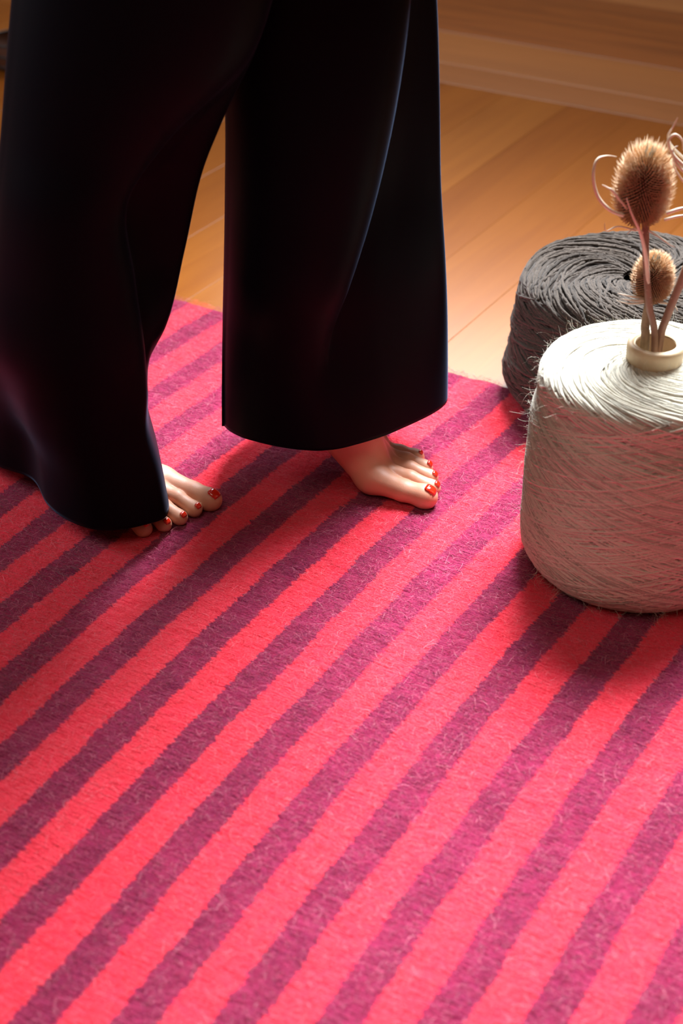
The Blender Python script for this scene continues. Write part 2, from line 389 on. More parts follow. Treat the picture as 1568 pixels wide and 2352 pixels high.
def foot_sdf(P, lift, knee, hip):
    """P local (x to the toes, y to the inner side, z up)"""
    al = lift; ca, sa = math.cos(al), math.sin(al)
    def rr(p):
        x, y, z = p[0]-.160, p[1], p[2]-.014
        return (.160 + x*ca + z*sa, y, .014 - x*sa + z*ca)
    def c(a, b, ra, rb): return cone_d(P, rr(a), rr(b), ra, rb)
    d = c((.028,0,.029), (.070,-.003,.032), .027, .024)
    for a, b, ra, rb, k in (
        ((.042,-.012,.024), (.142,-.036,.016), .020, .0125, .012),
        ((.055,.008,.050), (.162,.026,.019), .025, .0165, .014),
        ((.060,0,.068), (.118,.006,.046), .029, .023, .014), ((.118,.006,.046), (.160,.006,.022), .023, .014, .012),
        ((.090,-.006,.042), (.155,-.016,.019), .024, .0130, .012),
        ((.048,0,.075), (.047,0,.090), .031, .029, .014), ((.050,.028,.074), (.050,.030,.072), .008, .008, .012),
        ((.044,-.027,.068), (.044,-.029,.066), .008, .008, .012), ((.016,0,.045), (.030,0,.140), .012, .015, .018)):
        d = smin(d, c(a, b, ra, rb), k)
    ank = rr((.047,0,.088))
    mid = tuple(ank[i]*.72+knee[i]*.28 for i in range(3)); calf = tuple(ank[i]*.35+knee[i]*.65 for i in range(3))
    d = smin(d, cone_d(P, ank, mid, .029, .036), .02)
    d = smin(d, cone_d(P, mid, calf, .036, .052), .02)
    d = smin(d, cone_d(P, calf, knee, .050, .050), .03)
    d = smin(d, cone_d(P, knee, hip, .053, .082), .03)
    # tendons on the back of the foot
    for j, (tx, ty) in enumerate(((.160,.022), (.160,.008), (.155,-.008), (.148,-.021))):
        d = smin(d, c((.095, ty*.45, .062-.004*j), (tx, ty, .031-.0035*j), .0045, .0035), .006)
    td = None
    for ch in TOES:
        e = None
        for p, q in zip(ch[:-1], ch[1:]):
            f = cone_d(P, p[:3], q[:3], p[3], q[3], 1.08); e = f if e is None else smin(e, f, .004)
        # slight bulb at the tip, web towards the ball
        f = cone_d(P, (ch[2][0], ch[2][1], ch[2][2]-.001), (ch[2][0]+.001, ch[2][1], ch[2][2]-.001), ch[2][3]*1.06, ch[2][3]*1.03)
        e = smin(e, f, .004)
        td = e if td is None else smin(td, e, .0016)
    d = smin(d, td, .0075)
    fl = -(P[2]+.0012); h = np.clip(.5-.5*(fl-d)/.004, 0, 1)      # soles flattened on the wool
    return fl*(1-h)+d*h + .004*h*(1-h)
def surface_nets(xs, ys, zs, D):
    nx, ny, nz = D.shape
    ins = D < 0
    cs = ins[:-1,:-1,:-1].astype(np.int8)
    acc = np.zeros((nx-1, ny-1, nz-1), np.int8)
    for a in (0, 1):
        for b in (0, 1):
            for c_ in (0, 1): acc += ins[a:nx-1+a, b:ny-1+b, c_:nz-1+c_]
    act = (acc > 0) & (acc < 8); I, J, K = np.nonzero(act); idx = -np.ones(act.shape, np.int32); idx[I,J,K] = np.arange(len(I))
    sx = np.zeros((len(I), 3)); cnt = np.zeros(len(I)); X = [xs, ys, zs]; B = (I, J, K)
    for ax in range(3):
        o1, o2 = [i for i in range(3) if i != ax]
        for a in (0, 1):
            for b in (0, 1):
                p0 = [B[0].copy(), B[1].copy(), B[2].copy()]; p0[o1] = p0[o1]+a; p0[o2] = p0[o2]+b
                p1 = [q.copy() for q in p0]; p1[ax] = p1[ax]+1
                d0 = D[tuple(p0)]; d1 = D[tuple(p1)]; m = (d0 < 0) != (d1 < 0)
                t = np.where(m, d0/np.where(m, d0-d1, 1), 0)
                for q in range(3):
                    v0 = X[q][p0[q]]; v1 = X[q][p1[q]]; sx[:,q] += np.where(m, v0+(v1-v0)*t, 0)
                cnt += m
    V = sx/cnt[:,None]
    Fs = []
    for ax in range(3):
        o1, o2 = (ax+1) % 3, (ax+2) % 3
        s0 = [slice(None)]*3; s1 = [slice(None)]*3; s0[ax] = slice(0, -1); s1[ax] = slice(1, None)
        ch = ins[tuple(s0)] != ins[tuple(s1)]; E = np.argwhere(ch)
        E = E[(E[:,o1] > 0) & (E[:,o2] > 0) & (E[:,o1] < D.shape[o1]-1) & (E[:,o2] < D.shape[o2]-1)]
        q = []
        for da, db in ((-1,-1), (0,-1), (0,0), (-1,0)):
            e = E.copy(); e[:,o1] += da; e[:,o2] += db; q.append(idx[e[:,0], e[:,1], e[:,2]])
        q = np.stack(q, -1); flip = ~ins[E[:,0], E[:,1], E[:,2]]
        q[flip] = q[flip][:, ::-1]; Fs.append(q)
    return V, np.vstack(Fs)
def axis(lo, hi, f0, f1, fine, coarse):
    return np.concatenate([np.arange(lo, f0, coarse), np.arange(f0, f1, fine), np.arange(f1, hi+coarse, coarse)]).astype(np.float32)

TOES_ALL = {1: [TOES[0], [(.168,.009,.0185,.0120), (.195,.0085,.0170,.0083), (.2170,.0070,.0098,.0084)],
    [(.162,-.009,.0175,.0115),(.191,-.0120,.0160,.0080),(.2125,-.0145,.0092,.0080)],
    [(.153,-.024,.0165,.0110),(.183,-.0300,.0150,.0078),(.2045,-.0335,.0088,.0078)],
    [(.143,-.036,.0150,.0115),(.170,-.0455,.0120,.0090),(.1900,-.0515,.0090,.0088)]], -1: TOES}
def make_leg(tip, head, side, lift, knee_w, hip_w, sc):
    """side=+1: right foot. Returns vertices/faces in world space and a list of nail patches"""
    global TOES
    TOES = TOES_ALL[side]
    ch, sh = math.cos(head), math.sin(head)
    X = np.array([ch, sh]); Yv = np.array([-sh, ch])*side
    # the point that stands for the tip of the big toe
    org = np.array(tip) - sc*(X*.2365 + Yv*.029)
    def loc(pw):
        d = np.array(pw[:2])-org; return (float(d@X)/sc, float(d@Yv)/sc, (pw[2]-RT)/sc)
    def wor(V):
        V = np.asarray(V); xy = org + sc*(V[:,0:1]*X + V[:,1:2]*Yv); return np.column_stack([xy, V[:,2]*sc+RT])
    knee, hip = loc(knee_w), loc(hip_w)
    xs = axis(min(-.06, knee[0]-.12, hip[0]-.12), max(.24, knee[0]+.12, hip[0]+.12), -.02, .242, .00135, .012)
    ys = axis(min(-.07, knee[1]-.12, hip[1]-.12), max(.07, knee[1]+.12, hip[1]+.12), -.060, .048, .00135, .012)
    zs = axis(-.006, hip[2]+.11, -.006, .085 if lift < .1 else .12, .00135, .014)
    P = np.meshgrid(xs, ys, zs, indexing='ij', sparse=True)
    D = foot_sdf(P, lift, knee, hip)
    D = D + np.zeros((len(xs), len(ys), len(zs)), np.float32)
    V, Fq = surface_nets(xs, ys, zs, D)
    if side < 0: Fq = Fq[:, ::-1]
    nails = []
    for i, tch in enumerate(TOES):
        k, p = np.array(tch[1][:3]), np.array(tch[2][:3]); r = tch[2][3]
        ax = p-k; ax /= np.linalg.norm(ax); lat = np.array([-ax[1], ax[0], 0]); lat /= np.linalg.norm(lat)
        up = np.cross(ax, lat); up *= np.sign(up[2])
        n_ = up*.93 + ax*.36; n_ /= np.linalg.norm(n_)
        ln, wd = ((.0132, .0128) if i == 0 else (.0066, .0074) if i < 4 else (.0050, .0060))
        g = 11; uu = np.linspace(-1, 1, g); pts = []
        for a in uu:
            for b in uu:
                # rounded rectangle
                w_ = 1 if a > -.4 else math.sqrt(max(0, 1-((-.4-a)/.6)**2))*.35+.65
                f_ = (.92 if i == 0 else .80)
                pts.append(p + ax*(r*(.20 if i else .16) + a*ln/2*(1-.10*b*b*(a > 0))) + lat*b*wd/2*w_*(1-.12*(a > .6)) + n_*.03)
        pts = np.array(pts)
        q = pts.copy()
        for _ in range(40):
            d = foot_sdf([q[:,0], q[:,1], q[:,2]], lift, knee, hip); q = q - n_[None]*(np.maximum(d-.0002, -.001)*.8)[:,None]
        A, B_ = np.meshgrid(uu, uu, indexing='ij'); edge = np.maximum(abs(A), abs(B_)).ravel()
        off = .0010*np.sqrt(np.clip(1.02-edge**4, 0, 1)); q = q + n_[None]*(off-.0002)[:,None]
        I2 = np.arange(g*g).reshape(g, g); f2 = np.stack([I2[:-1,:-1], I2[1:,:-1], I2[1:,1:], I2[:-1,1:]], -1).reshape(-1, 4)
        if side > 0: f2 = f2[:, ::-1]
        nails.append((wor(q), f2))
    return wor(V), Fq, nails

legs = [make_leg((-.140, 1.556), R(-29), 1, 0., (-.255, 1.575, .45), (-.17, 1.585, .80), 1.03),
        make_leg((.108, 1.562), R(-23), -1, R(27), (-.020, 1.640, .46), (-.06, 1.60, .80), 1.10)]
person = empty('person', (-.06, 1.60, RT))
tag(person, 'barefoot person in wide navy black trousers with red toenails, standing on the striped rug', 'person')
def at_person(me): me.transform(Matrix.Translation(-Vector(person.location)))
V = np.vstack([legs[0][0], legs[1][0]]); Fq = np.vstack([legs[0][1], legs[1][1]+len(legs[0][0])])
me = mesh_np('body', V, Fq); at_person(me); body = link('body', me, M_skin, person)
body['label'] = 'light-skinned bare feet and legs'
for lg in legs:
    for q, f in lg[2]:
        me = mesh_np('toenail', q, f); at_person(me)
        o = link('toenail', me, M_polish, body); o['label'] = 'red painted toenail'
        sm = o.modifiers.new('shell', 'SOLIDIFY'); sm.thickness = .0006; sm.offset = -1

# ------------------------------------------------------------------ trousers: lofted rings with a wrapped front fold
TH = [180, 200, 220, 240, 260, 278, 296, 314, 330, 342, 352, 4, 40, 75, 110, 145]
def interp(r, tab): return float(np.interp(r, [a for a, _ in tab], [b for _, b in tab]))
def ring(z, Yc, L, Rt, xr, q, D, B, dr):
    row = rowz(z, Yc); l, r = interp(row, L), interp(row, Rt); cx, a = (l+r)/2, (r-l)/2
    rr = interp(rowz(z, Yc-D*.55), xr)
    pts = []
    for i, th in enumerate(TH):
        c, s_ = math.cos(R(th)), math.sin(R(th)); ex, ey = cx+a*c, Yc+(D if s_ < 0 else B)*s_
        if i <= 8:
            ph = math.pi*(i/8); c1, a1 = (l+rr)/2, (rr-l)/2
            fx = c1 - a1*math.cos(ph*.97+.0); fy = Yc - D*(.50*i/8 + .72*math.sin(ph)**.9)
        elif i == 9: fx, fy = rr-16, Yc-D*.50+dr*.55
        elif i == 10: fx, fy = rr+(r-rr)*.30, Yc-D*.50+dr
        elif i == 11: fx, fy = r, Yc+.012+dr*.3
        else: fx, fy = ex, ey
        X_, Y_ = ex*(1-q)+fx*q, ey*(1-q)+fy*q
        pts.append((Xp(X_, Y_, z), Y_, z))
    return pts
def catmull_closed(P, sub):
    P = np.array(P); n = len(P); out = []
    for i in range(n):
        p0, p1, p2, p3 = P[(i-1) % n], P[i], P[(i+1) % n], P[(i+2) % n]
        for j in range(sub):
            t = j/sub; out.append(.5*((2*p1)+(p2-p0)*t+(2*p0-5*p1+4*p2-p3)*t*t+(3*p1-p0-3*p2+p3)*t**3))
    return np.array(out)
def loft(stations, nv=130):
    S_ = [catmull_closed(s_, 12) for s_ in stations]; zs_ = np.array([s_[:,2].mean() for s_ in S_])
    n = len(S_); A = np.array(S_); ms = np.zeros_like(A)
    for i in range(n):       # monotone-ish tangents in z
        if 0 < i < n-1:
            ms[i] = (A[i+1]-A[i-1])/(zs_[i+1]-zs_[i-1])
        elif i == 0: ms[i] = (A[1]-A[0])/(zs_[1]-zs_[0])
        else: ms[i] = (A[-1]-A[-2])/(zs_[-1]-zs_[-2])
    out = []
    for zq in np.linspace(zs_[0], zs_[-1], nv):
        i = int(np.clip(np.searchsorted(zs_, zq)-1, 0, n-2)); h = zs_[i+1]-zs_[i]; t = (zq-zs_[i])/h
        out.append((2*t**3-3*t*t+1)*A[i] + (t**3-2*t*t+t)*h*ms[i] + (-2*t**3+3*t*t)*A[i+1] + (t**3-t*t)*h*ms[i+1])
    return np.array(out)
# far leg (the person's left)
YF, YN = 1.600, 1.520
fL = [(-600, 330), (-300, 420), (0, 500), (265, 519), (500, 517), (800, 513), (970, 510)]
fR = [(-600, 930), (-300, 985), (0, 1004), (100, 1006), (250, 1010), (480, 1012), (560, 1017), (650, 1021), (925, 1025)]
fr = [(-600, 960), (-300, 962), (0, 946), (203, 921), (370, 887), (586, 833), (730, 788), (825, 748), (950, 700)]
hemF = [(512,968),(516,980),(530,992),(556,1005),(590,1015),(628,1024),(668,1031),(705,1034.5),(742,1035),(800,1026),(910,990),(1025,925),(985,862),(850,815),(700,815),(560,880)]
st_f = [[(*Gp(a, b, .085), .085) for a, b in hemF]]
for row, q, D, B, dr in ((900, 1., .075, .085, .0), (760, 1., .080, .09, .010), (620, 1., .09, .095, .028), (450, 1, .09, .10, .045),
                         (250, 1, .09, .10, .05), (60, 1, .085, .10, .05), (-150, .9, .08, .10, .045), (-290, .6, .08, .095, .03)):
    st_f.append(ring(zrow(row, YF), YF+(.02 if row > 700 else .01), fL, fR, fr, q, D, B, dr))
for j, wt in ((1, .85), (2, .40), (3, .08)):
    new = []
    for (a, b), p in zip(hemF, st_f[j]):
        h = Gp(a, b, .085); new.append((p[0]*(1-wt)+Xp(a, h[1], p[2])*wt, p[1]*(1-wt)+h[1]*wt, p[2]))
    st_f[j] = new
far = loft(st_f)
nL = [(-600, 120), (-300, 55), (0, 25), (180, 12), (340, 0), (430, -10), (690, -32), (900, -62), (1100, -100)]
nR = [(-600, 700), (-300, 700), (0, 622), (180, 560), (265, 521), (340, 490), (430, 460), (570, 430), (690, 405), (800, 370), (850, 355), (905, 344), (960, 347), (1090, 371), (1180, 386)]
nr = [(-300, 250), (0, 262), (340, 284), (430, 290), (570, 303), (690, 316), (800, 330), (905, 342), (1000, 346), (1180, 380)]
hemN = [(-110,990),(-20,1063),(72,1100),(108,1158),(150,1192),(205,1214),(262,1218),(330,1206),(385,1181),(378,1110),(350,1050),(290,1010),(200,960),(100,915),(0,890),(-80,920)]
st_n = [[(*Gp(a, b, .034), .034) for a, b in hemN]]
for row, q, D, B, dr in ((1060, 0., .085, .095, .0), (960, .0, .085, .10, .0), (870, .35, .085, .10, .01), (760, .9, .085, .10, .03), (600, 1, .085, .10, .045),
                         (430, 1, .085, .10, .045), (300, .5, .08, .10, .03), (120, 0, .085, .10, .0), (-150, 0, .085, .11, .0), (-270, 0, .085, .11, .0)):
    st_n.append(ring(zrow(row, YN), YN+.0, nL, nR, nr, q, D, B, dr))
for j, (wt, Rr) in enumerate(((.92, 366), (.62, 347), (.30, 350))):
    new = []
    for (a, b), p in zip(hemN, st_n[j+1]):
        a2 = -110+(a+110)*(Rr+110)/495; h = Gp(a, b, .034); Xh = Xp(a2, h[1], p[2])
        new.append((p[0]*(1-wt)+Xh*wt, p[1]*(1-wt)+h[1]*wt, p[2]))
    st_n[j+1] = new
near = loft(st_n)
V = []; Fq = []
for A in (far, near):
    n, m, _ = A.shape; I = np.arange(n*m).reshape(n, m)+sum(len(v) for v in V); V.append(A.reshape(-1, 3))
    Fq.append(np.stack([I[:-1], np.roll(I[:-1], -1, 1), np.roll(I[1:], -1, 1), I[1:]], -1).reshape(-1, 4))
# hips above the picture
hr = []
for z, a, b in ((.655, .250, .160), (.70, .242, .160), (.77, .215, .150), (.85, .190, .140), (.92, .165, .125), (.97, .150, .112), (.971, .05, .04), (.9712, .001, .001)):
    th = np.linspace(0, 2*np.pi, 96, endpoint=False)
    hr.append(np.stack([-.118+a*np.cos(th), 1.585+b*np.sin(th), np.full(96, z)], -1))
hr = np.array(hr); n, m, _ = hr.shape; I = np.arange(n*m).reshape(n, m)+sum(len(v) for v in V); V.append(hr.reshape(-1, 3))
Fq.append(np.stack([I[:-1], np.roll(I[:-1], -1, 1), np.roll(I[1:], -1, 1), I[1:]], -1).reshape(-1, 4))
me = mesh_np('trousers', np.vstack(V), np.vstack(Fq)); at_person(me)
tr = link('trousers', me, M_cloth, person); tr['label'] = 'wide-legged navy black trousers'
sm = tr.modifiers.new('cloth', 'SOLIDIFY'); sm.thickness = .0014; sm.offset = -1

# ------------------------------------------------------------------ yarn cones
def smooth_profile(pts, n):
    P = np.array(pts, float); m = len(P); out = []
    for i in range(m-1):
        p0, p1, p2, p3 = P[max(i-1, 0)], P[i], P[i+1], P[min(i+2, m-1)]
        for j in range(12):
            t = j/12; out.append(.5*((2*p1)+(p2-p0)*t+(2*p0-5*p1+4*p2-p3)*t*t+(3*p1-p0-3*p2+p3)*t**3))
    out.append(P[-1]); out = np.array(out)
    s = np.concatenate([[0], np.cumsum(np.linalg.norm(np.diff(out, axis=0), axis=1))]); q = np.linspace(0, s[-1], n)
    return np.stack([np.interp(q, s, out[:,0]), np.interp(q, s, out[:,1])], -1), s[-1]
def tubes(P, rad, k, tone, name, mat, parent):
    N, S, _ = P.shape; T = np.gradient(P, axis=1); T /= np.linalg.norm(T, axis=2, keepdims=True)+1e-12
    up = P.copy(); up[...,2] *= .3; A = np.cross(T, up); A /= np.linalg.norm(A, axis=2, keepdims=True)+1e-12; B = np.cross(T, A)
    th = np.linspace(0, 2*np.pi, k, endpoint=False)
    V = P[:,:,None] + rad[:,:,None,None]*(A[:,:,None]*np.cos(th)[None,None,:,None]+B[:,:,None]*np.sin(th)[None,None,:,None])
    I = np.arange(N*S*k).reshape(N, S, k); a = I[:,:-1]; b = I[:,1:]
    Fq = np.stack([a, np.roll(a, -1, 2), np.roll(b, -1, 2), b], -1).reshape(-1, 4)
    me = mesh_np(name, V.reshape(-1, 3), Fq)
    at = me.attributes.new('tone', 'FLOAT', 'POINT'); at.data.foreach_set('value', np.repeat(tone, S*k).astype(np.float32))
    return link(name, me, mat, parent)
def yarn_cone(loc, prof, n_st, r_yarn, mats, label, group, turns_top, turns_side, jitter, k=5, S=110, lump=0.):
    t = empty('yarn_cone', loc); tag(t, label, 'yarn cone')
    pr, Ln = smooth_profile(prof, 160)
    # dense wound body under the outer strands
    m = 120; th = np.linspace(0, 2*np.pi, m, endpoint=False)
    rr = pr[:,0:1] - r_yarn*1.0 + lump*0; V = np.stack([rr*np.cos(th), rr*np.sin(th), np.repeat(pr[:,1:2]-r_yarn*.6, m, 1)], -1)
    V[...,2] = np.maximum(V[...,2], .0005)
    I = np.arange(160*m).reshape(160, m); Fq = np.stack([I[:-1], I[1:], np.roll(I[1:], -1, 1), np.roll(I[:-1], -1, 1)], -1).reshape(-1, 4)
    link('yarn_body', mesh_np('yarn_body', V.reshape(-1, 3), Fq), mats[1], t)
    # strands: cross-wound layers over top and side
    iz = int(np.argmax(pr[:,0] > .93*max(p[0] for p in prof if p[1] > .6*prof[0][1])))   # where the rim starts
    frac_rim = iz/159
    N = n_st; s = np.linspace(0, 1, S)[None]; ph = rng.uniform(0, 2*np.pi, N)[:,None]
    d = np.where(rng.random(N) < .62, 1, -1)[:,None]
    lo = np.where(rng.random(N) < .5, 0, rng.uniform(0, .5, N))[:,None]; hi = np.where(rng.random(N) < .6, 1., rng.uniform(.6, 1, N))[:,None]
    sp = lo+(hi-lo)*s
    tt = turns_top*rng.uniform(.7, 1.25, N)[:,None]; tsd = turns_side*rng.uniform(.75, 1.25, N)[:,None]
    azm = ph + 2*np.pi*np.where(sp < frac_rim, sp/frac_rim*tt, d*(sp-frac_rim)/(1-frac_rim)*tsd + tt)
    azm = azm + .05*jitter*np.sin(sp*25+ph*7)
    r0 = np.interp(sp, np.linspace(0, 1, 160), pr[:,0]); z0 = np.interp(sp, np.linspace(0, 1, 160), pr[:,1])
    lay = rng.uniform(-.9*min(jitter, 1.6), .75*min(jitter, 1.6), N)[:,None]*r_yarn
    # outward normal of the profile
    dn = np.gradient(pr, axis=0); nn = np.stack([-dn[:,1], dn[:,0]], -1); nn /= np.linalg.norm(nn, axis=1, keepdims=True); 
    nr_ = np.interp(sp, np.linspace(0, 1, 160), nn[:,0]); nz_ = np.interp(sp, np.linspace(0, 1, 160), nn[:,1])
    lump_ = lump*(np.sin(azm*3+z0*40)+np.sin(azm*5-z0*70+1))*.5
    r0 = r0 + nr_*(lay+lump_); z0 = z0 + nz_*(lay+lump_*.5)
    P = np.stack([r0*np.cos(azm), r0*np.sin(azm), np.maximum(z0, r_yarn*.8)], -1)
    P += rng.normal(0, r_yarn*.10*jitter, P.shape)*np.array([1, 1, .5]); P[...,2] = np.maximum(P[...,2], r_yarn*.8)
    rad = np.full((N, S), r_yarn)*(1+.12*rng.normal(size=(N, 1)))*(1+.13*jitter*rng.normal(size=(N, S)))
    o = tubes(P, rad, k, rng.random(N), 'yarn_winding', mats[0], t); o['kind'] = 'stuff'
    return t, pr, nn

def fuzz(t, pr, nn, n, lmin, lmax, w0, mat, seed):
    N = n; sp = rng.uniform(0, .97, N); azm = rng.uniform(0, 2*np.pi, N)
    q = np.linspace(0, 1, 160); r0 = np.interp(sp, q, pr[:,0]); z0 = np.interp(sp, q, pr[:,1]); a = np.interp(sp, q, nn[:,0]); b = np.interp(sp, q, nn[:,1])
    n3 = np.stack([a*np.cos(azm), a*np.sin(azm), b], -1); tg = np.stack([-np.sin(azm), np.cos(azm), np.zeros(N)], -1)
    tg = tg*rng.choice([-1, 1], N)[:,None]; o3 = np.cross(n3, tg)
    S = 7; L = lmin+(lmax-lmin)*rng.random(N)**4
    P = np.stack([r0*np.cos(azm), r0*np.sin(azm), z0], -1)
    el = rng.uniform(.1, 1.1, N); cv = rng.normal(0, 1.6, N); cv2 = rng.normal(0, 1.6, N); out = [P]
    for j in range(S-1):
        f = j/(S-1); e = el+cv*f; g = cv2*f
        d = tg*(np.cos(e)*np.cos(g))[:,None] + n3*(np.abs(np.sin(e)))[:,None] + o3*(np.cos(e)*np.sin(g))[:,None]
        out.append(out[-1]+d*(L/(S-1))[:,None])
    P = np.stack(out, 1); W = np.repeat(rng.uniform(.7, 1.2, N)[:,None]*w0, S, 1)*np.linspace(1, .5, S)[None]
    P[...,2] = np.maximum(P[...,2], .001)
    o = ribbons(P, W, rng.random(N)*.3, 'loose_fibres', mat, t); o['kind'] = 'stuff'

cx, cy = Gp(1448, 1283)
prof_c = [(.028,.2440),(.045,.2430),(.075,.2415),(.098,.2385),(.109,.2345),(.1140,.2270),(.1142,.215),(.1138,.203),(.1165,.190),(.1195,.176),(.1200,.150),
          (.1205,.120),(.1215,.085),(.1222,.060),(.1215,.040),(.1170,.020),(.104,.005),(.080,.001)]
cone1, pr, nn = yarn_cone((cx, cy, RT), prof_c, 620, .00125, (M_cream, M_cream_shade),
    'large cone of fuzzy cream wool yarn with dried teasels in its tube, on the rug', None, .40, 1.15, 1.0, 4, 105, .0008)
fuzz(cone1, pr, nn, 8000, .004, .032, .00024, M_cream, 1)
# paper tube in the middle, hollow
tp = [(.021,.11),(.0205,.2500),(.0215,.2605),(.0230,.2640),(.0265,.2645),(.0285,.2630),(.0290,.2590),(.0285,.2490),(.0278,.2350),(.0275,.21)]
def lathe(name, prof, mat, parent, m=64, n=60):
    pr, _ = smooth_profile(prof, n); th = np.linspace(0, 2*np.pi, m, endpoint=False)
    V = np.stack([pr[:,0:1]*np.cos(th), pr[:,0:1]*np.sin(th), np.repeat(pr[:,1:2], m, 1)], -1)
    I = np.arange(n*m).reshape(n, m); Fq = np.stack([I[:-1], np.roll(I[:-1], -1, 1), np.roll(I[1:], -1, 1), I[1:]], -1).reshape(-1, 4)
    return link(name, mesh_np(name, V.reshape(-1, 3), Fq), mat, parent)
o = lathe('core_tube', tp, M_tube, cone1); o['label'] = 'pale tan card tube'
dx_, dy_ = Gp(1440, 908)
prof_d = [(.022,.1640),(.055,.1720),(.095,.1745),(.124,.1715),(.1395,.1620),(.1450,.1480),(.1455,.130),(.1465,.115),(.1510,.100),(.1525,.086),(.1560,.068),
          (.1590,.050),(.1590,.032),(.151,.014),(.132,.003),(.100,.001)]
cone2, pr2, nn2 = yarn_cone((dx_, dy_, RT), prof_d, 360, .0018, (M_dark, M_dark_shade),
    'large cone of dark grey-brown cord yarn, at the rug edge behind the cream one', None, .30, 1.05, 1.8, 5, 120, .0028)
fuzz(cone2, pr2, nn2, 900, .003, .016, .00018, M_dark, 2)

# ------------------------------------------------------------------ dried teasels standing in the tube
def tube_mesh(pts, rads, mat, name, parent, k=8, sub=6):
    P = np.array(pts, float); n = len(P); out = []; ro = []
    for i in range(n-1):
        p0, p1, p2, p3 = P[max(i-1, 0)], P[i], P[i+1], P[min(i+2, n-1)]
        for j in range(sub):
            t = j/sub; out.append(.5*((2*p1)+(p2-p0)*t+(2*p0-5*p1+4*p2-p3)*t*t+(3*p1-p0-3*p2+p3)*t**3)); ro.append(rads[i]*(1-t)+rads[i+1]*t)
    out.append(P[-1]); ro.append(rads[-1]); out = np.array(out); ro = np.array(ro)
    T = np.gradient(out, axis=0); T /= np.linalg.norm(T, axis=1, keepdims=True)
    A = np.cross(T, [.31, .95, .05]); A /= np.linalg.norm(A, axis=1, keepdims=True); B = np.cross(T, A)
    th = np.linspace(0, 2*np.pi, k, endpoint=False); rib = 1+.12*np.cos(th*4)
    V = out[:,None] + ro[:,None,None]*rib[None,:,None]*(A[:,None]*np.cos(th)[None,:,None]+B[:,None]*np.sin(th)[None,:,None])
    m = len(out); I = np.arange(m*k).reshape(m, k)
    Fq = np.stack([I[:-1], np.roll(I[:-1], -1, 1), np.roll(I[1:], -1, 1), I[1:]], -1).reshape(-1, 4)
    me = mesh_np(name, V.reshape(-1, 3), Fq)
    return link(name, me, mat, parent), out
def strap(pts, wids, mat, name, parent, th=.0007):
    """tapered curled bract: a thin solid strap along a curve"""
    return tube_mesh(pts, wids, mat, name, parent, 6, 8)[0]
